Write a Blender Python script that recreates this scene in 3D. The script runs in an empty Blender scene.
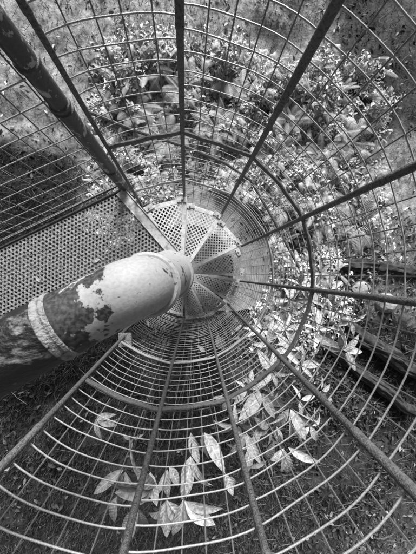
import bpy, bmesh, math, random
import numpy as np
from mathutils import Vector, Matrix
R_ = math.radians
rng = np.random.default_rng(7); random.seed(7)
S = bpy.context.scene
COL = S.collection
H = 3.7                                    # camera height above the ground at the stair foot
CX, CY, CR = -.056, -.025, .75             # axis and radius of the cage

# ------------------------------------------------------------------ camera
cam = bpy.data.cameras.new('camera'); camo = bpy.data.objects.new('camera', cam); COL.objects.link(camo)
cam.sensor_fit = 'HORIZONTAL'; cam.sensor_width = 36; cam.lens = 210/416*36
cam.clip_start = .02; cam.clip_end = 400
M = Matrix(((0.99674, 0.00134, 0.08064), (0.00134, 0.99945, -0.03321), (-0.08064, 0.03321, 0.99619)))
camo.matrix_world = Matrix.Translation((0, 0, H)) @ M.transposed().to_4x4()
S.camera = camo

# ------------------------------------------------------------------ light (overcast with a soft bright side to the north)
SUN_EL, SUN_AZ = 27, 4                     # azimuth clockwise from +Y
W = bpy.data.worlds.new('World'); S.world = W; W.use_nodes = True
nt = W.node_tree; nt.nodes.clear()
sky = nt.nodes.new('ShaderNodeTexSky'); sky.sky_type = 'NISHITA'; sky.sun_disc = False
sky.sun_elevation = R_(SUN_EL); sky.sun_rotation = R_(SUN_AZ); sky.air_density = 1.0; sky.dust_density = 4.0
bw = nt.nodes.new('ShaderNodeRGBToBW'); bg = nt.nodes.new('ShaderNodeBackground'); bg.inputs[1].default_value = .05
out = nt.nodes.new('ShaderNodeOutputWorld')
nt.links.new(sky.outputs[0], bw.inputs[0]); nt.links.new(bw.outputs[0], bg.inputs[0]); nt.links.new(bg.outputs[0], out.inputs[0])
sl = bpy.data.lights.new('sun', 'SUN'); sl.energy = 5.0; sl.angle = R_(24); sl.color = (1, 1, 1)
so = bpy.data.objects.new('sun', sl); COL.objects.link(so)
sd = Vector((math.sin(R_(SUN_AZ))*math.cos(R_(SUN_EL)), math.cos(R_(SUN_AZ))*math.cos(R_(SUN_EL)), math.sin(R_(SUN_EL))))
so.rotation_euler = (-sd).to_track_quat('-Z', 'Y').to_euler(); so.location = sd*30
S.view_settings.view_transform = 'Standard'; S.view_settings.look = 'None'
S.view_settings.gamma = 1; S.view_settings.exposure = 0.85; S.view_settings.use_curve_mapping = False

# ------------------------------------------------------------------ helpers
def tag(o, label=None, cat=None, group=None, kind=None):
    if label: o['label'] = label
    if cat: o['category'] = cat
    if group: o['group'] = group
    if kind: o['kind'] = kind
    return o
def empty(name, loc=(0, 0, 0)):
    o = bpy.data.objects.new(name, None); COL.objects.link(o); o.location = loc; o.empty_display_size = .1
    return o
class MB:
    def __init__(s): s.v = []; s.f = []
    def add(s, vs, fs):
        k = len(s.v); s.v += [tuple(p) for p in vs]; s.f += [tuple(i+k for i in f) for f in fs]
    def tube(s, pts, r, n=8, closed=False, caps=True):
        pts = [Vector(p) for p in pts]; m = len(pts)
        rs = r if hasattr(r, '__len__') else [r]*m
        rings = []; up = None
        for i, p in enumerate(pts):
            if closed: t = pts[(i+1) % m]-pts[i-1]
            else: t = pts[min(i+1, m-1)]-pts[max(i-1, 0)]
            t.normalize()
            if up is None:
                up = Vector((0, 0, 1)) if abs(t.z) < .9 else Vector((0, 1, 0))
            a = t.cross(up).normalized(); b = a.cross(t).normalized(); up = b
            rings.append([p+(a*math.cos(2*math.pi*k/n)+b*math.sin(2*math.pi*k/n))*rs[i] for k in range(n)])
        vs = [q for g in rings for q in g]; fs = []
        for i in range(m if closed else m-1):
            j = (i+1) % m
            for k in range(n):
                l = (k+1) % n
                fs.append((i*n+k, i*n+l, j*n+l, j*n+k))
        if not closed and caps:
            fs.append(tuple(range(n-1, -1, -1))); fs.append(tuple((m-1)*n+k for k in range(n)))
        s.add(vs, fs)
    def prism(s, poly, z0, z1):                # vertical prism from a counter-clockwise plan polygon
        n = len(poly)
        vs = [(x, y, z0) for x, y in poly]+[(x, y, z1) for x, y in poly]
        fs = [tuple(range(n-1, -1, -1)), tuple(range(n, 2*n))]
        fs += [(i, (i+1) % n, n+(i+1) % n, n+i) for i in range(n)]
        s.add(vs, fs)
    def bar(s, p, q, w, h, up=(0, 0, 1)):      # box section from p to q
        p = Vector(p); q = Vector(q); t = (q-p).normalized(); up = Vector(up)
        a = t.cross(up).normalized()*w/2; b = a.cross(t).normalized()*h/2
        vs = [p-a-b, p+a-b, p+a+b, p-a+b, q-a-b, q+a-b, q+a+b, q-a+b]
        s.add(vs, [(0, 3, 2, 1), (4, 5, 6, 7), (0, 1, 5, 4), (1, 2, 6, 5), (2, 3, 7, 6), (3, 0, 4, 7)])
    def lathe(s, c, prof, n=48):               # profile [(r,z)...] round a vertical axis at c
        vs = []; fs = []
        for r, z in prof:
            for k in range(n):
                a = 2*math.pi*k/n; vs.append((c[0]+r*math.cos(a), c[1]+r*math.sin(a), z))
        for i in range(len(prof)-1):
            for k in range(n):
                l = (k+1) % n; fs.append((i*n+k, i*n+l, (i+1)*n+l, (i+1)*n+k))
        s.add(vs, fs)
    def build(s, name, mat, parent=None, smooth=True, bevel=0):
        me = bpy.data.meshes.new(name); me.from_pydata(s.v, [], s.f); me.update()
        bm = bmesh.new(); bm.from_mesh(me); bmesh.ops.recalc_face_normals(bm, faces=bm.faces); bm.to_mesh(me); bm.free()
        if smooth:
            me.polygons.foreach_set('use_smooth', [True]*len(me.polygons))
            try: me.set_sharp_from_angle(angle=R_(40))
            except Exception: pass
        me.materials.append(mat)
        o = bpy.data.objects.new(name, me); COL.objects.link(o)
        if parent is not None: o.parent = parent
        if bevel:
            b = o.modifiers.new('bevel', 'BEVEL'); b.width = bevel; b.segments = 2; b.limit_method = 'ANGLE'; b.angle_limit = R_(40)
        return o

# numpy value noise, used for relief and albedo of the ground
_P = rng.random((256, 256))
def vnoise(x, y):
    xi = np.floor(x).astype(int); yi = np.floor(y).astype(int); fx = x-xi; fy = y-yi
    fx = fx*fx*(3-2*fx); fy = fy*fy*(3-2*fy)
    g = lambda a, b: _P[a % 256, b % 256]
    return (g(xi, yi)*(1-fx)+g(xi+1, yi)*fx)*(1-fy)+(g(xi, yi+1)*(1-fx)+g(xi+1, yi+1)*fx)*fy
def fbm(x, y, o=4):
    s = 0; a = .5; t = 0
    for i in range(o): s = s+a*vnoise(x*2**i+17.3*i, y*2**i+5.1*i); t += a; a *= .55
    return s/t
def relief(x, y):
    x = np.asarray(x, float); y = np.asarray(y, float)
    d = np.sqrt(x*x+y*y); k = np.clip((d-.9)/1.2, 0, 1)
    return k*((fbm(x*.5+3, y*.5+8)-.5)*.5+(fbm(x*2.2, y*2.2, 3)-.5)*.10)-.0

# ------------------------------------------------------------------ materials (all neutral greys: the photograph is black and white)
def mat(name, base, dark=None, scale=8, lo=.4, hi=.6, rough=.6, metal=0, bump=.1, bscale=60, attr=None, stretch=None, detail=8, spec=.5):
    m = bpy.data.materials.new(name); m.use_nodes = True; nt = m.node_tree; N = nt.nodes; L = nt.links
    b = N['Principled BSDF']; b.inputs['Roughness'].default_value = rough; b.inputs['Metallic'].default_value = metal
    b.inputs['Specular IOR Level'].default_value = spec
    tc = N.new('ShaderNodeTexCoord'); src = tc.outputs['Object']
    if stretch:
        mp = N.new('ShaderNodeMapping'); L.new(src, mp.inputs[0]); mp.inputs['Scale'].default_value = stretch; src = mp.outputs[0]
    no = N.new('ShaderNodeTexNoise'); no.inputs['Scale'].default_value = scale; no.inputs['Detail'].default_value = detail
    no.inputs['Roughness'].default_value = .65; L.new(src, no.inputs['Vector'])
    r = N.new('ShaderNodeMapRange'); r.inputs[1].default_value = lo; r.inputs[2].default_value = hi
    r.inputs[3].default_value = base if dark is None else dark; r.inputs[4].default_value = base
    L.new(no.outputs[0], r.inputs[0])
    val = r.outputs[0]
    if attr:
        a = N.new('ShaderNodeAttribute'); a.attribute_name = attr
        mu = N.new('ShaderNodeMath'); mu.operation = 'MULTIPLY'; L.new(val, mu.inputs[0]); L.new(a.outputs['Fac'], mu.inputs[1]); val = mu.outputs[0]
    L.new(val, b.inputs['Base Color'])
    if bump:
        n2 = N.new('ShaderNodeTexNoise'); n2.inputs['Scale'].default_value = bscale; n2.inputs['Detail'].default_value = 6; L.new(src, n2.inputs['Vector'])
        bp = N.new('ShaderNodeBump'); bp.inputs['Strength'].default_value = bump; bp.inputs['Distance'].default_value = .01
        L.new(n2.outputs[0], bp.inputs['Height']); L.new(bp.outputs[0], b.inputs['Normal'])
    m['out'] = 0
    return m
MT = {}
MT['post'] = mat('dark_painted_steel', .13, .05, 140, .38, .55, rough=.6, bump=.6, bscale=260, spec=.25)
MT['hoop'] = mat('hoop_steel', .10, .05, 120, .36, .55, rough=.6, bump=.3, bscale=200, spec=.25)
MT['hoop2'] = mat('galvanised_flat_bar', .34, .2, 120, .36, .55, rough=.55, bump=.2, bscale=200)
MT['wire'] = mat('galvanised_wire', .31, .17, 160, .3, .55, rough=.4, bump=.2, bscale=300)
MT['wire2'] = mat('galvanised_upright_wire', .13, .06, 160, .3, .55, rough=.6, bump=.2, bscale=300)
MT['tread'] = mat('worn_tread_paint', .62, .38, 22, .36, .52, rough=.6, bump=.25, bscale=120)
MT['tread_shaded'] = mat('shaded_tread_paint', .36, .20, 40, .36, .56, rough=.8, bump=.3, bscale=120)  # tread paint darkened to stand for shade on the lower treads
MT['plate'] = mat('weathered_landing_plate', .38, .04, 60, .36, .60, rough=.65, bump=.4, bscale=110)
MT['beam'] = mat('worn_edge_beam', .50, .20, 26, .36, .52, rough=.6, bump=.25, bscale=120)
MT['newel'] = mat('dark_peeling_pipe_paint', .05, .35, 16, .40, .44, rough=.4, bump=.3, bscale=90)
MT['ground'] = mat('ground_soil', 1.35, .45, 9, .35, .65, rough=.95, bump=1.0, bscale=28, attr='tone', spec=.1)
MT['pad'] = mat('weathered_concrete', .30, .14, 6, .35, .6, rough=.9, bump=.3, bscale=60)
MT['leaf'] = mat('broad_leaf', 1.15, .8, 40, .35, .6, spec=.3, rough=.65, bump=.15, bscale=80, attr='tone')
MT['litter'] = mat('fallen_leaf_litter', 1.2, .7, 40, .35, .6, rough=.8, bump=.2, attr='tone', spec=.2)
MT['grass'] = mat('grass_blades', 1.1, .7, 20, .35, .6, rough=.7, bump=0, attr='tone', spec=.2)
MT['wood'] = mat('rotting_wood', .05, .014, 10, .42, .6, rough=.9, bump=.8, bscale=30, stretch=(1, 1, 1))
MT['stem'] = mat('shrub_stem', .05, .03, 30, .4, .6, rough=.8, bump=.3)
MT['stone'] = mat('field_stone', .32, .18, 12, .35, .6, rough=.9, bump=.5, bscale=30)

def pipe_paint(name, lo, hi, along):
    """pale chalky paint that has flaked off in patches down to dark metal; `along` = (lo,hi) world x over which flaking grows"""
    m = bpy.data.materials.new(name); m.use_nodes = True; nt = m.node_tree; N = nt.nodes; L = nt.links
    b = N['Principled BSDF']; tc = N.new('ShaderNodeTexCoord')
    n1 = N.new('ShaderNodeTexNoise'); n1.inputs['Scale'].default_value = 13; n1.inputs['Detail'].default_value = 7; n1.inputs['Roughness'].default_value = .62
    L.new(tc.outputs['Object'], n1.inputs['Vector'])
    sx = N.new('ShaderNodeSeparateXYZ'); L.new(tc.outputs['Object'], sx.inputs[0])
    mr = N.new('ShaderNodeMapRange'); L.new(sx.outputs[0], mr.inputs[0])
    mr.inputs[1].default_value = along[0]; mr.inputs[2].default_value = along[1]; mr.inputs[3].default_value = .20; mr.inputs[4].default_value = -.10
    ad = N.new('ShaderNodeMath'); ad.operation = 'ADD'; L.new(n1.outputs[0], ad.inputs[0]); L.new(mr.outputs[0], ad.inputs[1])
    fl = N.new('ShaderNodeMapRange'); L.new(ad.outputs[0], fl.inputs[0]); fl.inputs[1].default_value = lo; fl.inputs[2].default_value = hi
    n3 = N.new('ShaderNodeTexNoise'); n3.inputs['Scale'].default_value = 55; n3.inputs['Detail'].default_value = 5; L.new(tc.outputs['Object'], n3.inputs['Vector'])
    f3 = N.new('ShaderNodeMapRange'); L.new(n3.outputs[0], f3.inputs[0]); f3.inputs[1].default_value = .655; f3.inputs[2].default_value = .68; f3.inputs[4].default_value = .8
    fm = N.new('ShaderNodeMath'); fm.operation = 'MAXIMUM'; L.new(fl.outputs[0], fm.inputs[0]); L.new(f3.outputs[0], fm.inputs[1]); fl = fm
    n2 = N.new('ShaderNodeTexNoise'); n2.inputs['Scale'].default_value = 150; n2.inputs['Detail'].default_value = 8; L.new(tc.outputs['Object'], n2.inputs['Vector'])
    pv = N.new('ShaderNodeMapRange'); L.new(n2.outputs[0], pv.inputs[0]); pv.inputs[1].default_value = .3; pv.inputs[2].default_value = .6; pv.inputs[3].default_value = .27; pv.inputs[4].default_value = .335
    dv = N.new('ShaderNodeMapRange'); L.new(n2.outputs[0], dv.inputs[0]); dv.inputs[1].default_value = .4; dv.inputs[2].default_value = .7; dv.inputs[3].default_value = .012; dv.inputs[4].default_value = .075
    mx = N.new('ShaderNodeMix'); mx.data_type = 'FLOAT'; L.new(fl.outputs[0], mx.inputs[0]); L.new(pv.outputs[0], mx.inputs[2]); L.new(dv.outputs[0], mx.inputs[3])
    L.new(mx.outputs[0], b.inputs['Base Color'])
    b.inputs['Roughness'].default_value = .62
    sm = N.new('ShaderNodeMath'); sm.operation = 'MULTIPLY_ADD'; L.new(fl.outputs[0], sm.inputs[0]); sm.inputs[1].default_value = -.6; L.new(n2.outputs[0], sm.inputs[2])
    bp = N.new('ShaderNodeBump'); bp.inputs['Strength'].default_value = .25; bp.inputs['Distance'].default_value = .002
    L.new(sm.outputs[0], bp.inputs['Height']); L.new(bp.outputs[0], b.inputs['Normal'])
    return m
MT['pipe'] = pipe_paint('flaking_pale_pipe_paint', .525, .545, (-.25, -.09))
MT['pipe_dark'] = mat('bare_weathered_pipe', .20, .010, 22, .56, .66, rough=.5, bump=.5, bscale=90, stretch=(.8, 1.2, 1))
MT['weld'] = mat('chalky_weld_bead', .27, .07, 60, .38, .52, rough=.8, bump=.7, bscale=160)

# ------------------------------------------------------------------ ground
def sm(a, lo, hi): t = np.clip((a-lo)/(hi-lo), 0, 1); return t*t*(3-2*t)
def box(x, y, x0, x1, y0, y1, s=.3): return sm(x, x0-s, x0+s)*(1-sm(x, x1-s, x1+s))*sm(y, y0-s, y0+s)*(1-sm(y, y1-s, y1+s))
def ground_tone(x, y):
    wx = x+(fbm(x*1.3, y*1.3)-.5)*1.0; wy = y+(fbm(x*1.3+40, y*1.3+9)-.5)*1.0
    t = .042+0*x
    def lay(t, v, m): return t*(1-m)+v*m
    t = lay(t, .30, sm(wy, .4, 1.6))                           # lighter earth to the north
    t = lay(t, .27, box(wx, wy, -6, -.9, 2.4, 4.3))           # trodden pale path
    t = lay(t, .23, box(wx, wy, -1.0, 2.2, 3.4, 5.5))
    t = lay(t, .045, sm(wx, 2.1, 2.8)*sm(wy, 2.0, 2.9))         # dark corner, vignette put into the ground colour
    t = lay(t, .022, box(wx, wy, -5, -1.75, .1, 2.15, .2))     # dark patch by the railing, shade put into the ground colour
    t = lay(t, .010, box(wx, wy, -6, -.9, -2.6, -.1, .25))  # shade under the landing and lower left, painted into the ground
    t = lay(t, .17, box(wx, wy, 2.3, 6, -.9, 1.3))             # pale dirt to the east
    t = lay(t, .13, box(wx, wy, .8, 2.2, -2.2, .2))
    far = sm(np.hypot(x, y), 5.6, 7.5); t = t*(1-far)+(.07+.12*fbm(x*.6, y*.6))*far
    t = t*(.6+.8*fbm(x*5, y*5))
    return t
fine_x = np.arange(-6.0, 6.5, .07); fine_y = np.arange(-6.5, 6.5, .07)
co = np.array([1, 2, 4, 8, 14, 22, 34, 50, 70.])
gx = np.concatenate([-6.0-co[::-1], fine_x, 6.5+co]); gy = np.concatenate([-6.5-co[::-1], fine_y, 6.5+co])
X, Y = np.meshgrid(gx, gy); Z = relief(X, Y)
fade = np.clip((np.hypot(X, Y)-9)/8, 0, 1); Z = Z*(1-fade)
nx, ny = len(gx), len(gy)
V = np.stack([X.ravel(), Y.ravel(), Z.ravel()], 1)
idx = np.arange(nx*ny).reshape(ny, nx)
F = np.stack([idx[:-1, :-1].ravel(), idx[:-1, 1:].ravel(), idx[1:, 1:].ravel(), idx[1:, :-1].ravel()], 1)
def np_mesh(name, V, F, m, tone=None, smooth=False, parent=None):
    me = bpy.data.meshes.new(name); k = F.shape[1]
    me.vertices.add(len(V)); me.vertices.foreach_set('co', V.astype(np.float32).ravel())
    me.loops.add(F.size); me.loops.foreach_set('vertex_index', F.astype(np.int32).ravel())
    me.polygons.add(len(F)); me.polygons.foreach_set('loop_start', np.arange(0, F.size, k, dtype=np.int32))
    me.update(calc_edges=True); me.validate()
    if tone is not None:
        a = me.attributes.new('tone', 'FLOAT', 'POINT'); a.data.foreach_set('value', tone.astype(np.float32).ravel())
    if smooth: me.polygons.foreach_set('use_smooth', [True]*len(me.polygons))
    me.materials.append(m)
    o = bpy.data.objects.new(name, me); COL.objects.link(o)
    if parent is not None: o.parent = parent
    return o
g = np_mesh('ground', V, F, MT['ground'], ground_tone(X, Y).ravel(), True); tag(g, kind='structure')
# concrete pad under the stair foot
mb = MB(); pp = []
for k in range(40, 0):
    a = 2*math.pi*k/40; r = 1.02*(1+.05*math.sin(3*a+1)+.03*math.sin(7*a))
    pp.append((.38+r*math.cos(a), .40+r*math.sin(a)))
AZ = list(range(-25, 150, 5))
for k, a in enumerate(AZ):                    # a curved kerb-like strip just outside the lowest ring
    ro = 1.20+.05*math.sin(k*.7)+.10*math.sin(R_(a))
    ro = .80+(ro+.30-.80)*max(.04, min(1, (147-a)/45, (a+30)/30))
    c0 = (CX+.80*math.sin(R_(a)), CY+.80*math.cos(R_(a))); c1 = (CX+ro*math.sin(R_(a)), CY+ro*math.cos(R_(a))); pp.append((c0, c1))
pv_ = []; pf_ = []
for (a0, b0) in pp: pv_ += [(a0[0], a0[1], -.2), (a0[0], a0[1], .06), (b0[0], b0[1], .06), (b0[0], b0[1], -.2)]
for k in range(len(pp)-1):
    for l in range(4): pf_.append((4*k+l, 4*k+(l+1) % 4, 4*k+4+(l+1) % 4, 4*k+4+l))
pf_ += [(0, 1, 2, 3), (len(pv_)-4, len(pv_)-1, len(pv_)-2, len(pv_)-3)]
mb.add(pv_, pf_)
tag(mb.build('concrete_pad', MT['pad'], smooth=False, bevel=.015), kind='structure')

# ------------------------------------------------------------------ safety cage
CX, CY, CR = -.056, -.025, .75
def cp(az, r=CR, z=0.): a = R_(az); return Vector((CX+r*math.sin(a), CY+r*math.cos(a), z))
#        azimuth at top, azimuth at bottom, bottom z
POSTS = [(332.5, 326.9, 1.60), (2.0, 359.2, 1.60), (31.4, 31.4, 1.41), (65.0, 64.8, 1.22), (95.6, 99.8, .84),
         (130.4, 128.6, .74), (160.6, 157.3, .62), (189.8, 184.9, .50), (222.0, 223.9, 1.66)]
ZT = 4.15
def post_az(i, z):                      # posts are not quite plumb
    a, b, zb = POSTS[i]; d = ((a-b+180) % 360)-180; return b+d*(z-zb)/(3.15-zb)
cage = empty('stair_safety_cage', (CX, CY, 0))
tag(cage, 'round wire mesh cage of dark posts, hoops and pale wires enclosing the spiral stair', 'safety cage')
def child(mb, name, m, root, **k):
    o = mb.build(name, m, root, **k); o.matrix_parent_inverse = Matrix.Translation(-Vector(root.location)); return o
for i, (a, b, zb) in enumerate(POSTS):
    mb = MB(); top = cp(post_az(i, ZT), CR, ZT); zs = [3.13, 3.05, 2.9, 3.05, 3.0, 3.1, 3.2, 3.2, 2.9][i]
    pts = []; rs = []
    def P(z): return cp(post_az(i, z), CR, z)
    bz = zb-(.0 if i in (0, 8) else .06)
    rp_ = [.0105, .0128, .0140, .0140, .0128, .0145, .0122, .0132, .0125][i]
    for z, r in [(bz, rp_*.97), (zs-.012, rp_*.94), (zs-.008, rp_*1.14), (zs+.006, rp_*1.14), (zs+.01, rp_*1.04), (ZT, rp_*1.04)]:
        pts.append(P(z)); rs.append(r)
    mb.tube(pts, rs, 14); child(mb, 'post', MT['post'], cage)
def az_list(i, z, n):
    a = post_az(i, z); b = post_az(i+1, z); d = (b-a) % 360
    return [a+d*k/n for k in range(n+1)]
segoff = [rng.uniform(-.012, .012) for _ in range(8)]
for hz, rr in ((4.12, CR), (2.555, CR), (1.975, CR)):
    mb = MB()
    for i in range(8):
        z = hz+segoff[i]*.8; n = 8; az = az_list(i, z, n)
        if hz < 1.5 and i < 1: continue
        az[0] += .7; az[-1] -= .7
        c = []
        for k, a in enumerate(az):
            flat = 1-(.026 if i < 2 else .013)*math.sin(math.pi*k/n)           # segments a little straighter than the circle
            c.append(cp(a, rr*flat, z+.004*math.sin(k*1.7+i)))
        w, h = (.005, .014) if hz > 2.3 else (.004, .014)
        vs = []; fs = []
        for p in c:
            o = (p-Vector((CX, CY, p.z))).normalized()
            vs += [p-o*w-Vector((0, 0, h)), p+o*w-Vector((0, 0, h)), p+o*w+Vector((0, 0, h)), p-o*w+Vector((0, 0, h))]
        for k in range(len(c)-1):
            for l in range(4): fs.append((4*k+l, 4*k+(l+1) % 4, 4*k+4+(l+1) % 4, 4*k+4+l))
        fs += [(0, 1, 2, 3), (len(vs)-4, len(vs)-1, len(vs)-2, len(vs)-3)]
        mb.add(vs, fs)
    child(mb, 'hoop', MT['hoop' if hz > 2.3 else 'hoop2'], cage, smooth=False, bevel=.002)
panel_bottom = [1.55, 1.35, .35, .35, .3, .25, .2, .15]
for i in range(8):
    off = rng.uniform(-.02, .02); mb = MB(); mb2 = MB()
    z = 2.555+off
    levels = []
    zz = z
    while zz < 4.1: levels.append(zz); zz += .0655
    zz = z-.0655
    while zz > panel_bottom[i]: levels.append(zz); zz -= .0655
    for zl in levels:
        az = az_list(i, zl, 10); zl += rng.normal(0, .003); t = rng.uniform(-.006, .006); b = rng.uniform(-.006, .008)
        pts = []
        for k, a in enumerate(az):
            u = k/10
            pts.append(cp(a, CR+.010+b*math.sin(math.pi*u), zl+t*math.sin(3*u)+.002*math.sin(9*u+i)))
        mb.tube(pts, .0025, 6)
    for k in range(0 if i == 0 else 1, 6 if i == 7 else 5):
        j1, j2 = rng.uniform(-.6, .6, 2)
        zs = np.linspace(panel_bottom[i]-.03, 4.13, 14); pts = []
        for q, zl in enumerate(zs):
            a0 = post_az(i, zl); d = (post_az(i+1, zl)-a0) % 360
            pts.append(cp(a0+d*k/5+j1+(j2-j1)*q/13+.15*math.sin(q*1.3+k), CR+.017, zl))
        mb2.tube(pts, .0025, 6)
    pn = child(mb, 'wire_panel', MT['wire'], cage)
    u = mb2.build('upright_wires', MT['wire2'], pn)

# ------------------------------------------------------------------ spiral staircase
KX, KY = -.090, -.022                       # column axis
stair = empty('spiral_staircase', (KX, KY, 0))
tag(stair, 'steel spiral staircase of perforated wedge treads winding round a pale flaking column pipe', 'staircase')
def clip_poly(bm, poly):                    # keep what lies inside a convex counter-clockwise polygon
    n = len(poly)
    for i in range(n):
        a = Vector(poly[i]+(0,)); b = Vector(poly[(i+1) % n]+(0,)); e = b-a
        no = Vector((e.y, -e.x, 0)).normalized()
        bmesh.ops.bisect_plane(bm, geom=bm.verts[:]+bm.edges[:]+bm.faces[:], plane_co=a, plane_no=no, clear_outer=True, dist=1e-5)
def inset(poly, d):
    n = len(poly); L = []
    for i in range(n):
        a = Vector(poly[i]); b = Vector(poly[(i+1) % n]); e = (b-a).normalized(); nn = Vector((-e.y, e.x)); dd = d[i] if hasattr(d, '__len__') else d
        L.append((a+nn*dd, e))
    r = []
    for i in range(n):
        p, e = L[i-1]; q, f = L[i]; den = e.x*f.y-e.y*f.x; w = q-p
        t = (w.x*f.y-w.y*f.x)/den; r.append(tuple(p+e*t))
    return r
def perforated(name, m, parent, root, poly, z, pitch, hole, ang, n=8, diamond=False, thick=.004):
    """real holes: a lattice of pierced cells clipped to the polygon"""
    xs = [p[0] for p in poly]; ys = [p[1] for p in poly]; cx = sum(xs)/len(xs); cy = sum(ys)/len(ys)
    rad = max(math.hypot(x-cx, y-cy) for x, y in poly)+pitch*2
    N = int(rad/pitch)+1; ca, sa = math.cos(ang), math.sin(ang); V = []; F = []; ry = pitch*(.5 if diamond else .87)
    NJ = int(rad/ry)+1
    for j in range(-NJ, NJ+1):
        for i in range(-N, N+1):
            ox = i*pitch+(pitch/2 if j % 2 else 0); oy = j*ry
            wx = cx+ox*ca-oy*sa; wy = cy+ox*sa+oy*ca
            if math.hypot(wx-cx, wy-cy) > rad: continue
            hx, hy = pitch/2, ry/2
            if diamond:                       # diamond cell, diamond hole
                hy = ry
                O = [(hx, 0), (hx/2, hy/2), (0, hy), (-hx/2, hy/2), (-hx, 0), (-hx/2, -hy/2), (0, -hy), (hx/2, -hy/2)]
            else:
                O = [(hx, 0), (hx, hy), (0, hy), (-hx, hy), (-hx, 0), (-hx, -hy), (0, -hy), (hx, -hy)]
            I = []
            for k in range(8):
                a = k*math.pi/4; rr = hole*(1.0 if not diamond else (1.12 if k % 2 == 0 else .80))
                I.append((rr*math.cos(a), rr*math.sin(a)))
            b = len(V)
            for (px, py) in O+I: V.append((cx+(ox+px)*ca-(oy+py)*sa, cy+(ox+px)*sa+(oy+py)*ca, 0))
            for k in range(8):
                l = (k+1) % 8; F.append((b+k, b+l, b+8+l, b+8+k))
    me = bpy.data.meshes.new(name); me.from_pydata(V, [], F)
    bm = bmesh.new(); bm.from_mesh(me); bmesh.ops.remove_doubles(bm, verts=bm.verts, dist=1e-4)
    clip_poly(bm, poly)
    bmesh.ops.translate(bm, verts=bm.verts, vec=(0, 0, z))
    bmesh.ops.recalc_face_normals(bm, faces=bm.faces)
    for f in bm.faces:
        if f.normal.z < 0: f.normal_flip()
    bm.to_mesh(me); bm.free(); me.materials.append(m)
    o = bpy.data.objects.new(name, me); COL.objects.link(o); o.parent = parent
    if parent == root: o.matrix_parent_inverse = Matrix.Translation(-Vector(root.location))
    sd_ = o.modifiers.new('thick', 'SOLIDIFY'); sd_.thickness = thick; sd_.offset = -1
    return o
def frame(mb, poly, inner, z, th=.005, skirt=.055):
    n = len(poly); vs = []
    for P in (poly, inner):
        vs += [(x, y, z) for x, y in P]
    for P in (poly, inner):
        vs += [(x, y, z-th) for x, y in P]
    fs = []
    for i in range(n):
        j = (i+1) % n
        fs += [(i, j, n+j, n+i), (2*n+i, 3*n+i, 3*n+j, 2*n+j), (i, 2*n+i, 2*n+j, j), (n+i, n+j, 3*n+j, 3*n+i)]
    mb.add(vs, fs)
    for i in range(n):                       # turned-down skirt
        a = Vector(poly[i]); b = Vector(poly[(i+1) % n]); e = (b-a).normalized(); nn = Vector((-e.y, e.x))*.005
        q = [a, b, b+nn, a+nn]; mb.prism([tuple(v) for v in q], z-skirt, z-th-.0005)
TR = [(327, 0, 1.66), (0, 31.4, 1.47), (31.4, 65, 1.28), (65, 98, 1.09), (98, 129, .90), (129, 158, .71), (158, 186, .52), (186, 216, .33), (216, 247, .14)]
for i, (a0, a1, z) in enumerate(TR):
    a1 = a1+1.5 if i < 2 else a1-(1.0 if i == 2 else 3.5)
    def tp(az, r):
        a = R_(az); return (KX+r*math.sin(a), KY+r*math.cos(a))
    o0 = cp(a0, .728, 0); o1 = cp(a1, .728, 0)
    i0 = tp(a0-12, .085); i1 = tp(a1+12, .085)
    poly = [i0, i1, (o1.x, o1.y), (o0.x, o0.y)]      # counter-clockwise in plan when azimuth falls
    # orient ccw
    A = sum(poly[k][0]*poly[(k+1) % 4][1]-poly[(k+1) % 4][0]*poly[k][1] for k in range(4))
    if A < 0: poly = poly[::-1]
    # widths of the solid margin: hub side wide
    d = []
    for k in range(4):
        p, q = poly[k], poly[(k+1) % 4]; mid = ((p[0]+q[0])/2-KX, (p[1]+q[1])/2-KY); rm = math.hypot(*mid)
        d.append(.10 if rm < .15 else (.045 if rm > .6 else .036))
    inn = inset(poly, d)
    mb = MB(); frame(mb, poly, inn, z)
    tm = MT['tread'] if i < 3 else MT['tread_shaded']
    tr = child(mb, 'tread', MT['tread'] if i < 3 else MT['tread_shaded'], stair, smooth=False, bevel=.0015)
    am = -R_((a0+a1)/2)
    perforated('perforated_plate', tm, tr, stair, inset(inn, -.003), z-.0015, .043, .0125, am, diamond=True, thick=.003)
    for c, s in ((o0, 1), (o1, -1)):
        mb = MB()
        azc = math.degrees(math.atan2(c.x-CX, c.y-CY)); u = Vector((c.x-CX, c.y-CY, 0)).normalized(); t = Vector((u.y, -u.x, 0))*s
        p = Vector((c.x, c.y, z+.006))-u*.035+t*.045
        mb.bar(p-t*.04, p+t*.05, .05, .008)
        mb.tube([p+Vector((0, 0, .003)), p+Vector((0, 0, .014))], .010, 6)
        mb.build('mounting_tab', MT['beam'], tr, bevel=.002)
# column, hub collars and top bend
mb = MB(); prof = [(.088, 0)]
for (a0, a1, z) in TR[::-1]:
    prof += [(.088, z-.075), (.098, z-.07), (.098, z-.012), (.093, z-.004), (.088, z+.0)]
prof += [(.088, 1.80), (.101, 1.805), (.101, 1.85), (.088, 1.856), (.088, 2.78), (.100, 2.785), (.103, 2.80), (.103, 2.825), (.098, 2.835), (.090, 2.838)]
mb.lathe((KX, KY), prof); child(mb, 'column', MT['pipe'], stair)
mb = MB(); AX = -.097; AY = -.034
for_neck = [(KX, KY, .092, 2.83), (KX, KY, .088, 2.86), (AX*.5+KX*.5, AY*.5+KY*.5, .078, 3.02), (AX, AY, .067, 3.17), (AX, AY, .069, 3.20), (AX, AY, .074, 3.208), (AX, AY, .0745, 3.222), (AX, AY, .068, 3.230), (AX, AY, .050, 3.230)]
vs_ = []; fs_ = []
for (x_, y_, r_, z_) in for_neck: vs_ += [(x_+r_*math.cos(2*math.pi*k/48), y_+r_*math.sin(2*math.pi*k/48), z_) for k in range(48)]
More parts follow.
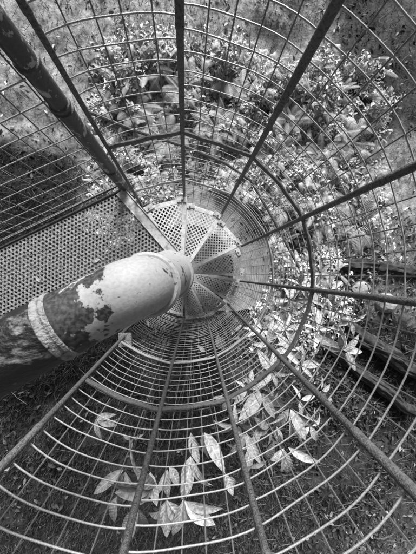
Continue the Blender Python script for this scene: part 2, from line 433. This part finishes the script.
for i_ in range(len(for_neck)-1):
    for k in range(48): fs_.append((i_*48+k, i_*48+(k+1) % 48, i_*48+48+(k+1) % 48, i_*48+48+k))
mb.add(vs_, fs_); child(mb, 'neck', MT['pipe'], stair); mb = MB()
# vertical neck, tight bend and the horizontal run towards the lower left, where the building is
pd = Vector((-.876, -.472, .24)).normalized(); pts = [Vector((AX, AY, 3.15)), Vector((AX, AY, 3.20))]; rs = [.062, .063]
bend = .055; c0 = Vector((AX, AY+.008, 3.225))
for k in range(1, 9):
    t = k/8; p = pts[1]*(1-t)**2+(c0+Vector((0, 0, .05)))*2*t*(1-t)+(c0+Vector((0, 0, .03))+pd*.075)*t*t; pts.append(p); rs.append(.063+.001*math.sin(math.pi*t))
end = pts[-1]; e1 = end+pd*.086
pts += [end+pd*.04, e1]; rs += [.0625, .0625]
mb.tube(pts, rs, 48, caps=False); child(mb, 'top_bend', MT['pipe'], stair)
mb = MB()
mb.tube([e1-pd*.004, e1-pd*.002, e1+pd*.003, e1+pd*.006, e1+pd*.008, e1+pd*.010, e1+pd*.013, e1+pd*.018, e1+pd*.020], [.062, .0648, .0650, .0625, .062, .0625, .0645, .0643, .062], 64, caps=False)
child(mb, 'weld_ring', MT['weld'], stair)
mb = MB(); mb.tube([e1, e1+pd*.5, e1+pd*2.6], [.062, .062, .062], 48); child(mb, 'supply_pipe', MT['pipe_dark'], stair)

# ------------------------------------------------------------------ landing
LZ = 1.85; D = Vector((-.889, -.458)); NV = Vector((-.458, .889))
A = Vector((-.560, .690)); Bc = Vector((-.600, -.560)); K0 = Vector((-.12, .03))
land = empty('stair_landing', (-1.2, 0, LZ))
tag(land, 'perforated steel landing platform beside the stair under the big pipe', 'platform')
Al = A+D*2.6; Bl = Bc+D*2.6+NV*.05
def chl(mb, name, m, **k):
    return child(mb, name, m, land, **k)
# perforated deck split in two convex pieces (the edge beams cut back to the column)
beam_w = .085
eA = (Vector((-.02, .06))-A).normalized(); nA = Vector((eA.y, -eA.x))   # points to the landing side
if nA.dot(D) < 0: nA = -nA
eB = (Vector((-.10, -.10))-Bc).normalized(); nB = Vector((-eB.y, eB.x))
if nB.dot(D) < 0: nB = -nB
pA = A+nA*beam_w; pB = Bc+nB*beam_w
t = (KX-.10-pA.x)/eA.x; qa = pA+eA*.70
deck = [tuple(pA+D*.0), tuple(Al), tuple(Bl), tuple(pB), tuple(pB+eB*.42), tuple(qa)]
# convex hull order counter-clockwise
def ccw(P):
    a = sum(P[k][0]*P[(k+1) % len(P)][1]-P[(k+1) % len(P)][0]*P[k][1] for k in range(len(P)))
    return P if a > 0 else P[::-1]
d1 = ccw([tuple(pA), tuple(Al), tuple(Bl), tuple(pB)])
perforated('deck_plate', MT['plate'], land, land, d1, LZ, .033, .0108, math.atan2(D.y, D.x), thick=.004)
d2 = ccw([tuple(pA), tuple(pB), tuple(pB+eB*.40), tuple(qa)])
perforated('deck_plate', MT['plate'], land, land, d2, LZ, .033, .0108, math.atan2(D.y, D.x), thick=.004)
mb = MB()
P0 = A; P1 = A+eA*.84
quad = ccw([tuple(P0), tuple(P1), tuple(P1+nA*beam_w), tuple(P0+nA*beam_w)]); mb.prism(quad, LZ-.006, LZ+.008)
quad = ccw([tuple(P0-nA*.002), tuple(P1-nA*.002), tuple(P1+nA*.006), tuple(P0+nA*.006)]); mb.prism(quad, LZ-.10, LZ+.016)
quad = ccw([tuple(P0+nA*(beam_w-.006)), tuple(P1+nA*(beam_w-.006)), tuple(P1+nA*(beam_w+.002)), tuple(P0+nA*(beam_w+.002))]); mb.prism(quad, LZ-.10, LZ+.013)
chl(mb, 'edge_beam', MT['beam'], smooth=False, bevel=.002)
mb = MB(); P1 = Bc+eB*.55
quad = ccw([tuple(Bc), tuple(P1), tuple(P1+nB*.02), tuple(Bc+nB*.02)]); mb.prism(quad, LZ-.10, LZ+.008)
chl(mb, 'edge_beam', MT['post'], smooth=False, bevel=.002)
mb = MB()
for (p, q) in ((A, Al), (Bc+NV*.05, Bl+NV*.05)):
    mb.bar((p.x, p.y, LZ-.04), (q.x, q.y, LZ-.04), .012, .10)
chl(mb, 'side_channel', MT['post'], smooth=False, bevel=.002)
mb = MB(); mb.prism(ccw([tuple(Bc+Vector((-.02, -.10))), tuple(Bc+Vector((.09, -.10))), tuple(Bc+Vector((.09, .02))), tuple(Bc+Vector((-.02, .02)))]), LZ+.010, LZ+.018)
chl(mb, 'corner_bracket', MT['weld'], smooth=False, bevel=.002)

# ------------------------------------------------------------------ landing railing
rail = empty('landing_railing', (A.x, A.y, LZ))
tag(rail, 'square wire mesh railing with dark round newel pipe along the landing edge', 'railing')
def rp(s, z, off=.03): p = A+D*s+NV*off; return (p.x, p.y, z)
N0 = Vector((-.563, .700, 1.80)); N1 = Vector((-.597, .768, 3.35))
mb = MB(); mb.tube([N0, N0.lerp(N1, .5), N1], .041, 32)
child(mb, 'newel_pipe', MT['newel'], rail)
for zc in (2.87, 2.69, 2.66, 2.13):
    mb = MB(); c = N0.lerp(N1, (zc-1.80)/1.55); u = (N1-N0).normalized()
    mb.tube([c-u*.010, c-u*.006, c+u*.006, c+u*.010], [.0405, .0475, .0475, .0405], 32, caps=False)
    child(mb, 'pipe_clamp', MT['hoop'], rail)
mb = MB(); mb2 = MB()
for k in range(14):
    z = LZ+.03+.108*k
    pts = [rp(s, z+.003*math.sin(s*5+k), .03+.002*math.sin(s*7+k)) for s in np.linspace(.035, 2.6, 12)]
    mb.tube(pts, .0036, 6)
for k in range(26):
    s = .045+.10*k; j = rng.uniform(-.004, .004)
    mb2.tube([rp(s, LZ-.05, .037), rp(s+j, LZ+.7, .036), rp(s, LZ+1.45, .037)], .0032, 6)
w = child(mb, 'wire_mesh', MT['wire'], rail); mb2.build('upright_wires', MT['wire2'], w)
mb = MB(); mb.tube([rp(.03, LZ+.005, .045), rp(2.6, LZ+.005, .045)], .009, 8); mb.tube([rp(.03, LZ-.03, .06), rp(2.6, LZ-.03, .06)], .012, 8)
child(mb, 'bottom_rod', MT['post'], rail)

# ------------------------------------------------------------------ vegetation
def leaf_tpl(w, fold=.18, droop=.25, n=5):
    """unit-long leaf along +x with a creased midrib: rows base..tip of (left, mid, right)"""
    V = []; 
    for i in range(n+1):
        u = i/n; ww = w*math.sin(math.pi*min(1, (u*.94+.03))**.85)*(1 if i not in (0, n) else .12)
        z = -droop*u*u
        V += [(u, -ww, z+fold*ww), (u, 0, z), (u, ww, z+fold*ww)]
    F = []
    for i in range(n):
        for k in (0, 1): F.append((3*i+k, 3*i+3+k, 3*i+4+k, 3*i+1+k))
    return np.array(V), np.array(F)
def scatter(tpl, pos, yaw, pitch, roll, scale):
    V, F = tpl; n = len(pos); k = len(V)
    cy, sy = np.cos(yaw), np.sin(yaw); cpp, sp = np.cos(pitch), np.sin(pitch); cr, sr = np.cos(roll), np.sin(roll)
    x, y, z = V[:, 0][None], V[:, 1][None], V[:, 2][None]
    y1 = y*cr[:, None]-z*sr[:, None]; z1 = y*sr[:, None]+z*cr[:, None]
    x2 = x*cpp[:, None]-z1*sp[:, None]; z2 = x*sp[:, None]+z1*cpp[:, None]
    x3 = x2*cy[:, None]-y1*sy[:, None]; y3 = x2*sy[:, None]+y1*cy[:, None]
    P = np.stack([x3, y3, z2], 2)*scale[:, None, None]+pos[:, None, :]
    FF = F[None]+(np.arange(n)*k)[:, None, None]
    return P.reshape(-1, 3), FF.reshape(-1, F.shape[1]), k
def outside(x, y, extra=.06):                # keep plants off the stair and landing
    d = np.hypot(x-CX, y-CY) > CR+extra
    s = (x-A.x)*D.x+(y-A.y)*D.y; t = (x-A.x)*NV.x+(y-A.y)*NV.y
    return d, ~((s > -.2) & (t < .06) & (t > -1.3))
def pick(n, dens, x0=-5, x1=5.2, y0=-6, y1=6):
    xs = []; ys = []; got = 0
    while got < n:
        x = rng.uniform(x0, x1, n*3); y = rng.uniform(y0, y1, n*3)
        k = rng.random(n*3) < dens(x, y); xs.append(x[k]); ys.append(y[k]); got += k.sum()
    return np.concatenate(xs)[:n], np.concatenate(ys)[:n]
# fallen leaves on the ground
def d_litter(x, y):
    d, l = outside(x, y, -.3)
    return l*(fbm(x*1.7+50, y*1.7)**2*2.2)*(.05+.25*box(x, y, .2, 6, -6, 1, .5)+.9*box(x, y, .6, 3.2, -3.4, .5, .5)*(fbm(x*2, y*2) > .45)+.012*(y > .5)+.10*(y < -.5)*(x < .5))
n = 22000; x, y = pick(n, d_litter); z = relief(x, y)+rng.uniform(.01, .05, n)
tp = leaf_tpl(.2, .3, .15, 3)
Pv, Pf, k = scatter(tp, np.stack([x, y, z], 1), rng.uniform(0, 6.28, n), rng.normal(0, .35, n), rng.normal(0, .6, n), rng.uniform(.03, .12, n))
tone = np.where(rng.random(n) < .07, rng.uniform(.15, .35, n), rng.uniform(.02, .10, n))*np.clip(ground_tone(x, y)/.06, .25, 4)  # leaf tone follows the ground colour, painted shade included
tag(np_mesh('leaf_litter', Pv, Pf, MT['litter'], np.repeat(tone, k)), 'scattered fallen leaves lying on the dark earth around the stair', 'leaf litter', kind='stuff')
# twigs
mb = MB(); x, y = pick(1400, lambda x, y: outside(x, y)[1]*(.1+.9*box(x, y, .5, 6, -6, .6, .4)))
for i in range(1400):
    a = rng.uniform(0, 3.14); l = rng.uniform(.03, .22); z = float(relief(x[i], y[i]))+.03; b = rng.normal(0, .05)
    mb.tube([(x[i]-l*math.cos(a), y[i]-l*math.sin(a), z), (x[i]+b, y[i]-b, z+.03), (x[i]+l*math.cos(a), y[i]+l*math.sin(a), z+rng.uniform(0, .06))], [.003, .003, .0015], 4)
tag(mb.build('twig_litter', MT['wire2']), 'pale dry twigs strewn over the earth right of the stair', 'twigs', kind='stuff')
# grass
def d_grass(x, y):
    d, l = outside(x, y, -.1)
    return d*(.12+.8*(y < -.2)*(x < 2.2)+.35*(x < -1.5)*(y > .3)*(y < 2.0)+.03*(y > 3))*(fbm(x*3, y*3) > .30)
n = 120000; x, y = pick(n, d_grass); z = relief(x, y)
bl = (np.array([(0, -.03, 0), (0, .03, 0), (.5, .02, .06), (.5, -.02, .06), (1, .003, -.05), (1, -.003, -.05)]), np.array([(0, 1, 2, 3), (3, 2, 4, 5)]))
lie = rng.uniform(.15, 1.1, n)
Pv, Pf, k = scatter(bl, np.stack([x, y, z], 1), rng.uniform(0, 6.28, n), lie, rng.normal(0, .5, n), rng.uniform(.04, .14, n))
tone = (.02+.14*rng.random(n)**2*(.5+fbm(x*2, y*2)))*np.clip(ground_tone(x, y)/.05, .2, 1.6)  # blades darken with the ground's painted shade
tag(np_mesh('grass', Pv, Pf, MT['grass'], np.repeat(tone, k)), 'short rough grass growing on the dark earth', 'grass', kind='stuff')
# bright leafy ground cover
def cover(x, y):
    q = np.hypot(x-.3, (y-.2))
    m = sm(y, .2, 1.1)*(1-sm(y, 3.1, 3.9))*(1-sm(x, 3.0, 3.7))*sm(x, -1.75, -1.25)
    m = np.maximum(m, .45*sm(x, .9, 1.3)*(1-sm(x, 2.3, 2.9))*sm(y, -1.6, -.8)*(1-sm(y, .8, 1.4)))
    return m*(q > 1.15)
def d_cover(x, y):
    d, l = outside(x, y, .25); return d*l*cover(x, y)*(fbm(x*2.6+9, y*2.6) > .33)
n = 88000; x, y = pick(n, d_cover); hgt = np.clip(fbm(x*1.8+9, y*1.8)-.35, 0, 1)*1.0
z = relief(x, y)+hgt*rng.uniform(.25, 1.15, n)
tp = leaf_tpl(.24, .25, .3, 4)
Pv, Pf, k = scatter(tp, np.stack([x, y, z], 1), rng.uniform(0, 6.28, n), rng.normal(.1, .45, n), rng.normal(0, .45, n), rng.uniform(.035, .09, n))
tone = rng.uniform(.22, .68, n)*(.6+.7*fbm(x*1.5, y*1.5+30))
tag(np_mesh('ground_cover', Pv, Pf, MT['leaf'], np.repeat(tone, k), True), 'pale mass of small bushy leaves covering the ground beyond the cage', 'ground cover', kind='stuff')
# ferns
def frond(L, arch, pairs=20):
    V = []; F = []
    def P(u): return np.array([L*u*math.cos(arch*u*.6), 0, L*(.55*u-.75*arch*.5*u*u)])
    for i in range(1, pairs+1):
        u = .12+.88*i/pairs; p = P(u); q = P(min(1, u+.02)); t = (q-p)/(np.linalg.norm(q-p)+1e-6) if i < pairs else t
        l = L*.20*math.sin(math.pi*(.15+.83*u))**.8; w = L*.0095
        for s in (-1, 1):
            d = np.array([.35, s*1., -.18]); d = d/np.linalg.norm(d)
            b = len(V); V += [p-t*w, p+t*w, p+d*l*.55+t*w*.9, p+d*l*.55-t*w*.9, p+d*l+t*w*.2, p+d*l]
            F += [(b, b+1, b+2, b+3), (b+3, b+2, b+4, b+5)]
    w = L*.006
    for i in range(8):
        a = P(i/8); c = P((i+1)/8); b = len(V)
        V += [a+[0, -w, .002], a+[0, w, .002], c+[0, w, .002], c+[0, -w, .002]]; F.append((b, b+1, b+2, b+3))
    return np.array(V), np.array(F)
def fern_mesh(seed, nf):
    g = np.random.default_rng(seed); Vs = []; Fs = []; T = []; b = 0
    for i in range(nf):
        V, F = frond(g.uniform(.35, .6), g.uniform(.5, 1.3)); a = 2*math.pi*i/nf+g.uniform(-.25, .25); ca, sa = math.cos(a), math.sin(a)
        V = np.stack([V[:, 0]*ca-V[:, 1]*sa, V[:, 0]*sa+V[:, 1]*ca, V[:, 2]+.04], 1)
        Vs.append(V); Fs.append(F+b); b += len(V); T.append(np.full(len(V), g.uniform(.22, .38)))
    return np.concatenate(Vs), np.concatenate(Fs), np.concatenate(T)
ferns = [((1.7, 2.6), 'fern right of the third post from the railing, near the upper right'),
 ((2.3, 2.0), 'large fern midway between the stair and the dark upper right corner'), ((1.2, 3.0), 'fern touching the third post near the top of the picture'),
 ((2.6, 1.5), 'fern just above the fourth post near the right edge'), ((1.9, 1.5), 'fern between the third and fourth posts, nearest the middle hoop'),
 ((.6, 3.1), 'fern near the top between the second and third posts'), ((-.1, 2.9), 'fern behind the second post near the top'),
 ((-.9, 2.6), 'fern between the first and second posts near the top'), ((2.95, 2.3), 'small fern at the edge of the dark upper right corner'),
 ((2.2, .9), 'fern just below the fourth post, right of the middle hoop'), ((1.4, 2.0), 'fern behind the third post where the middle hoop crosses it'),
 ((-.4, 2.1), 'fern above the middle hoop left of the second post'), ((.4, 2.3), 'fern above the middle hoop right of the second post'),
 ((1.5, 1.1), 'fern touching the fourth post where the middle hoop crosses it'), ((-1.2, 1.9), 'fern beside the newel pipe and first post'),
 ((2.9, .8), 'fern near the right edge between the fourth and fifth posts'), ((3.3, 1.9), 'fern at the far right edge above the fourth post')]
# loose fern fronds mixed through the cover
n = 600; x, y = pick(n, d_cover); z = relief(x, y)+np.clip(fbm(x*1.8+9, y*1.8)-.3, 0, 1)*.9+.06
Vq = []; Fq = []; Tq = []; bq = 0
for q in range(3):
    V, F = frond(1.0, .6+.45*q, 24); sel = slice(q, n, 3); m_ = len(x[sel])
    P_, F_, k = scatter((V, F), np.stack([x[sel], y[sel], z[sel]], 1), rng.uniform(0, 6.28, m_), rng.normal(-.15, .25, m_), rng.normal(0, .3, m_), rng.uniform(.16, .38, m_))
    Vq.append(P_); Fq.append(F_+bq); bq += len(P_); Tq.append(np.repeat(rng.uniform(.27, .50, m_), k))
tag(np_mesh('fern_cover', np.concatenate(Vq), np.concatenate(Fq), MT['leaf'], np.concatenate(Tq)), 'small feathery fern fronds mixed through the pale ground cover', 'ground cover', kind='stuff')
var = []
for s in range(4):
    V, F, T = fern_mesh(50+s, 8+s); o = np_mesh('fern_foliage', V, F, MT['leaf'], T); var.append(o.data); bpy.data.objects.remove(o)
for i, ((fx, fy), flab) in enumerate(ferns):
    o = bpy.data.objects.new('fern', var[i % 4]); COL.objects.link(o)
    o.location = (fx, fy, float(relief(fx, fy))+.10); sc = random.uniform(.75, 1.15); o.scale = (sc, sc, sc); o.rotation_euler = (random.uniform(-.15, .15), random.uniform(-.15, .15), random.uniform(0, 6.28))
    tag(o, 'pale feathery '+flab, 'fern', 'ferns among the ground cover')

def veined(name, base):
    m = mat(name, 1.15, .55, 45, .38, .55, spec=.35, rough=.5, bump=0, attr='tone'); nt = m.node_tree; N = nt.nodes; L = nt.links
    b = N['Principled BSDF']; a1 = N.new('ShaderNodeAttribute'); a1.attribute_name = 'lu'; a2 = N.new('ShaderNodeAttribute'); a2.attribute_name = 'lv'
    ab = N.new('ShaderNodeMath'); ab.operation = 'ABSOLUTE'; L.new(a2.outputs['Fac'], ab.inputs[0])
    k = N.new('ShaderNodeMath'); k.operation = 'MULTIPLY_ADD'; L.new(a1.outputs['Fac'], k.inputs[0]); k.inputs[1].default_value = 55
    k2 = N.new('ShaderNodeMath'); k2.operation = 'MULTIPLY'; L.new(ab.outputs[0], k2.inputs[0]); k2.inputs[1].default_value = -6; L.new(k2.outputs[0], k.inputs[2])
    sn = N.new('ShaderNodeMath'); sn.operation = 'SINE'; L.new(k.outputs[0], sn.inputs[0])
    sr = N.new('ShaderNodeMapRange'); L.new(sn.outputs[0], sr.inputs[0]); sr.inputs[1].default_value = .3; sr.inputs[2].default_value = 1; sr.inputs[3].default_value = 1; sr.inputs[4].default_value = .92
    mr = N.new('ShaderNodeMapRange'); L.new(ab.outputs[0], mr.inputs[0]); mr.inputs[1].default_value = .05; mr.inputs[2].default_value = .12; mr.inputs[3].default_value = 1.5; mr.inputs[4].default_value = 1
    old = b.inputs['Base Color'].links[0].from_socket
    p1 = N.new('ShaderNodeMath'); p1.operation = 'MULTIPLY'; L.new(old, p1.inputs[0]); L.new(sr.outputs[0], p1.inputs[1])
    p2 = N.new('ShaderNodeMath'); p2.operation = 'MULTIPLY'; L.new(p1.outputs[0], p2.inputs[0]); L.new(mr.outputs[0], p2.inputs[1])
    L.new(p2.outputs[0], b.inputs['Base Color'])
    bp = N.new('ShaderNodeBump'); bp.inputs['Strength'].default_value = .2; bp.inputs['Distance'].default_value = .003; L.new(sn.outputs[0], bp.inputs['Height']); L.new(bp.outputs[0], b.inputs['Normal'])
    return m
MT['laurel'] = veined('veined_laurel_leaf', .5)
def leaf_mesh(name, V, F, T, parent=None):
    o = np_mesh(name, V, F, MT['laurel'], T, True, parent); k = 21
    n = len(V)//k; lu = np.tile(np.repeat(np.arange(7)/6, 3), n); lv = np.tile(np.tile([-1., 0, 1.], 7), n)
    for nm, a in (('lu', lu), ('lv', lv)):
        at = o.data.attributes.new(nm, 'FLOAT', 'POINT'); at.data.foreach_set('value', a.astype(np.float32))
    return o
# laurel shrubs: stems with whorls of long leaves
LT = [leaf_tpl(.17, .3, .22, 6), leaf_tpl(.20, .2, .38, 6), leaf_tpl(.15, .4, .10, 6), leaf_tpl(.13, .5, .5, 6)]
def whorl(c, n, size, seed, tilt=.12, lean=0., base=.45, yaw0=None, arc=2*math.pi):
    g = np.random.default_rng(seed); Vs = []; Fs = []; T = []; b = 0
    y0 = g.uniform(0, 6.28) if yaw0 is None else yaw0-arc/2
    for i in range(n):
        yw = y0+arc*(i+.5)/n+g.normal(0, .18); pos = np.array([[c[0]+.012*math.cos(yw), c[1]+.012*math.sin(yw), c[2]+g.uniform(-.01, .015)]])
        V, F, k = scatter(LT[g.integers(4)], pos, np.array([yw]), np.array([tilt+g.normal(0, .22)]), np.array([g.normal(0, .5)]), np.array([size*g.uniform(.75, 1.15)]))
        Vs.append(V); Fs.append(F+b); b += len(V); T.append(np.full(len(V), base*g.uniform(.75, 1.2)))
    return np.concatenate(Vs), np.concatenate(Fs), np.concatenate(T)
def shrub(foot, tips, label, base=.45):
    root = empty('laurel_shrub', (foot[0], foot[1], 0)); tag(root, label, 'shrub', 'laurel shrubs growing up outside the cage')
    zf = float(relief(foot[0], foot[1]))-.03; mbs = MB()
    for j, (x, y, z, n, size, yw, arc) in enumerate(tips):
        m1 = Vector((foot[0]*.6+x*.4+.04*math.sin(j*2.), foot[1]*.6+y*.4+.04*math.cos(j*3.), zf+(z-zf)*.55))
        p = [Vector((foot[0]+.02*math.cos(j), foot[1]+.02*math.sin(j), zf)), m1, m1.lerp(Vector((x, y, z)), .6)+Vector((.01, -.01, .02)), Vector((x, y, z))]
        mbs.tube(p, [.007, .005, .0035, .002], 7)
    child(mbs, 'stem', MT['stem'], root)
    for j, (x, y, z, n, size, yw, arc) in enumerate(tips):
        V, F, T = whorl((x, y, z), n, size, int(abs(x*1000+y*777+z*10)), base=base, yaw0=yw, arc=arc)
        o = leaf_mesh('leaf_whorl', V, F, T, root); o.matrix_parent_inverse = Matrix.Translation(-Vector(root.location))
FULL = 2*math.pi
def U(px, py, dep):
    d = M.transposed() @ Vector(((px-208)/210, (277-py)/210, -1)); d = d*(-dep/d.z); return (d.x, d.y, H-dep)
def T_(px, py, dep, n, size, yw=None, arc=FULL): a = U(px, py, dep); return (a[0], a[1], a[2], n, size, yw, arc)
dn = -math.pi/2
shrub((.0, -1.25), [T_(191, 455, 1.2, 4, .22, dn, .7), T_(190, 432, 1.3, 2, .19, dn+.4, .4), T_(203, 430, 1.3, 2, .23, dn+.35, .3), T_(168, 467, 1.2, 4, .17, dn, 1.1), T_(225, 473, 1.2, 2, .17, dn+.4, .5), T_(166, 498, 1.15, 6, .23, dn, 1.0), T_(183, 498, 1.15, 4, .20, dn+.5, 1.3), T_(150, 470, 1.2, 3, .16, dn, 1.2)], 'laurel shrub with hanging pale leaves at the bottom of the picture between two cage posts', .55)
shrub((-.45, -1.2), [T_(155, 488, 1.15, 6, .24, 2.9, 2.0), T_(118, 492, 1.2, 4, .18, dn-.4, 1.4), T_(95, 418, 1.6, 5, .16, -.6, 2.0), T_(132, 440, 1.8, 3, .10), T_(125, 470, 1.3, 5, .22, dn-.3, 2.0), T_(140, 505, 1.2, 4, .20, dn-.2, 1.2)], 'laurel shrub with wide dim leaves left of the lowest cage posts', .27)
shrub((.42, -1.15), [T_(286, 446, 1.3, 2, .20, -.3, .3), T_(284, 448, 1.3, 2, .18, dn+.2, .5), T_(282, 444, 1.3, 3, .10, 1.9, .8), T_(262, 408, 1.6, 8, .20), T_(238, 425, 1.7, 6, .17), T_(270, 430, 1.6, 5, .16), T_(250, 445, 1.6, 5, .18), T_(268, 460, 1.5, 4, .17), T_(262, 392, 1.6, 6, .22, dn, 3.), T_(290, 408, 1.5, 5, .22, dn, 2.4), T_(246, 432, 1.4, 4, .18, dn, 1.2), T_(310, 425, 1.7, 5, .16), T_(320, 390, 1.9, 5, .16), T_(228, 400, 1.9, 5, .15), T_(300, 400, 1.8, 5, .15), T_(248, 390, 1.9, 7, .18)], 'laurel shrub with bright glossy leaves right of the lowest middle post', .45)
shrub((1.25, -1.1), [T_(342, 350, 1.55, 7, .19, 1.57, 3.6), T_(318, 330, 1.8, 5, .17), T_(300, 365, 1.9, 6, .17), T_(350, 322, 1.9, 4, .15)], 'laurel shrub with a bright star of leaves right of the stair below the right-hand post', .42)
shrub((1.5, -.85), [T_(285, 330, 2.2, 8, .20), T_(268, 345, 2.2, 8, .22), T_(272, 372, 2.0, 8, .20), T_(255, 380, 2.1, 7, .2), T_(290, 350, 2.1, 7, .2), T_(262, 330, 2.5, 7, .2), T_(278, 312, 2.5, 7, .2)], 'laurel shrub of crowded pale leaves just outside the cage lower right of the treads', .36)
shrub((1.75, -.15), [T_(290, 300, 2.4, 8, .19), T_(310, 300, 2.3, 7, .18), T_(300, 285, 2.5, 7, .18), T_(330, 290, 2.4, 6, .16), T_(280, 290, 2.7, 7, .2), T_(320, 272, 2.5, 7, .17)], 'low laurel shrub of crowded leaves directly right of the treads', .29)

# leaves caught on the stair and mesh
def loose(px, py, dep, yaw, size, label, pitch=0., tone=.5):
    a = U(px, py, dep)
    V, F, k = scatter(leaf_tpl(.22, .2, .15, 6), np.zeros((1, 3)), np.array([yaw]), np.array([pitch]), np.array([.1]), np.array([size]))
    o = leaf_mesh('fallen_leaf', V, F, np.full(len(V), tone)); o.location = a
    tag(o, label, 'leaf', 'loose leaves caught on the stair')
loose(217, 336, 2.35, -1.1, .27, 'large pale leaf caught in the cage mesh below the lowest treads', -.3, .6)
loose(226, 310, 2.78, -.9, .10, 'small pale leaf lying on a dark tread at the lower right of the spiral', 0, .5)
loose(205, 352, 2.9, 2.4, .14, 'pale leaf among the lowest rings just below the stair foot', 0, .5)
loose(235, 330, 2.9, .6, .12, 'small pale leaf beside the large leaf below the treads', 0, .45)
loose(92, 262, 1.84, .4, .07, 'dry leaf lying on the perforated landing above the big pipe', 0, .4)
loose(40, 282, 1.84, 2.2, .06, 'small dry leaf near the left end of the landing', 0, .35)
loose(188, 317, 3.17, -.1, .10, 'small pale leaf on the outer edge of the lowest visible tread', 0, .5)

# ------------------------------------------------------------------ fallen wood, stones, bent rod outside
def log(name, p, q, r, label, seed):
    g = np.random.default_rng(seed); mb = MB(); p = Vector(p); q = Vector(q); n = 9; pts = []; rs = []
    for i in range(n):
        u = i/(n-1); c = p.lerp(q, u)+Vector((g.normal(0, .02), g.normal(0, .02), g.normal(0, .01))); pts.append(c); rs.append(r*(1-.25*u)*g.uniform(.88, 1.1))
    big = []; rb = []
    for i in range(n-1):
        for j in range(5): big.append(pts[i].lerp(pts[i+1], j/5)); rb.append(rs[i]*(1-j/5)+rs[i+1]*j/5)
    rb[0] *= .6; mb.tube(big, rb, 28)
    for i, v in enumerate(mb.v):
        c = big[i//28]; d = Vector(v)-c; a = (i % 28)/28*6.283
        k = 1+.35*(float(fbm(np.array([3*math.cos(a)+seed*5.]), np.array([3*math.sin(a)+(i//28)*.25]))[0])-.5)*2+.08*math.sin(a*9+seed)
        mb.v[i] = tuple(c+d*k)
    o = mb.build(name, MT['wood']); tag(o, label, 'log', 'old logs on the ground right of the stair')
log('fallen_log', (2.3, -.75, .12), (4.6, -2.1, .14), .17, 'thick rotting log lying at the right edge of the picture', 1)
log('fallen_log', (2.4, -1.35, .08), (4.3, -2.75, .08), .12, 'thinner dark log lying just below the thick one', 2)
log('fallen_branch', (2.0, -.3, .35), (2.75, -1.5, .3), .05, 'dark broken branch slanting behind the star of bright leaves', 3)
log('fallen_log', (2.6, .12, .1), (4.4, .0, .12), .13, 'short stub of pale log at the right edge above the right-hand post', 4)
g = np.random.default_rng(3)
for i, (x, y, s, lab) in enumerate([(3.1, -.35, .16, 'pale stone between the short log stub and the thick log'), (3.6, -.6, .20, 'largest pale stone at the right edge below the fifth post'), (2.9, .5, .12, 'small stone left of the far right stone above the fifth post'), (3.4, .75, .14, 'stone at the far right above the fifth post'),
        (2.5, -2.4, .09, 'small stone below the logs at the lower right')]):
    bm = bmesh.new(); bmesh.ops.create_icosphere(bm, subdivisions=3, radius=s)
    for v in bm.verts:
        k = 1+.25*(float(fbm(np.array([v.co.x/s*1.3+i*7]), np.array([v.co.y/s*1.3+v.co.z/s]))[0])-.5)*2; v.co *= k; v.co.z *= .55
    me = bpy.data.meshes.new('stone'); bm.to_mesh(me); bm.free(); me.materials.append(MT['stone'])
    o = bpy.data.objects.new('stone', me); COL.objects.link(o); o.location = (x, y, float(relief(x, y))+s*.15)
    tag(o, lab, 'stone', 'stones lying on the earth')
# bent dark handrail rod outside the cage
mb = MB(); rodp = [(92, 121, 1.7), (137, 137, 1.8), (186, 150, 1.9), (225, 164, 1.95), (251, 180, 2.0), (277, 222, 2.1), (303, 268, 2.15)]
Ppt = [Vector(((px-191)/210*d*1.0, (270-py)/210*d*1.0, H-d)) for px, py, d in rodp]
mb.tube(Ppt, .013, 8); rod = mb.build('bent_rod', MT['post']); tag(rod, 'bent dark metal rod curving round the outside of the cage beyond the mesh', 'rod')
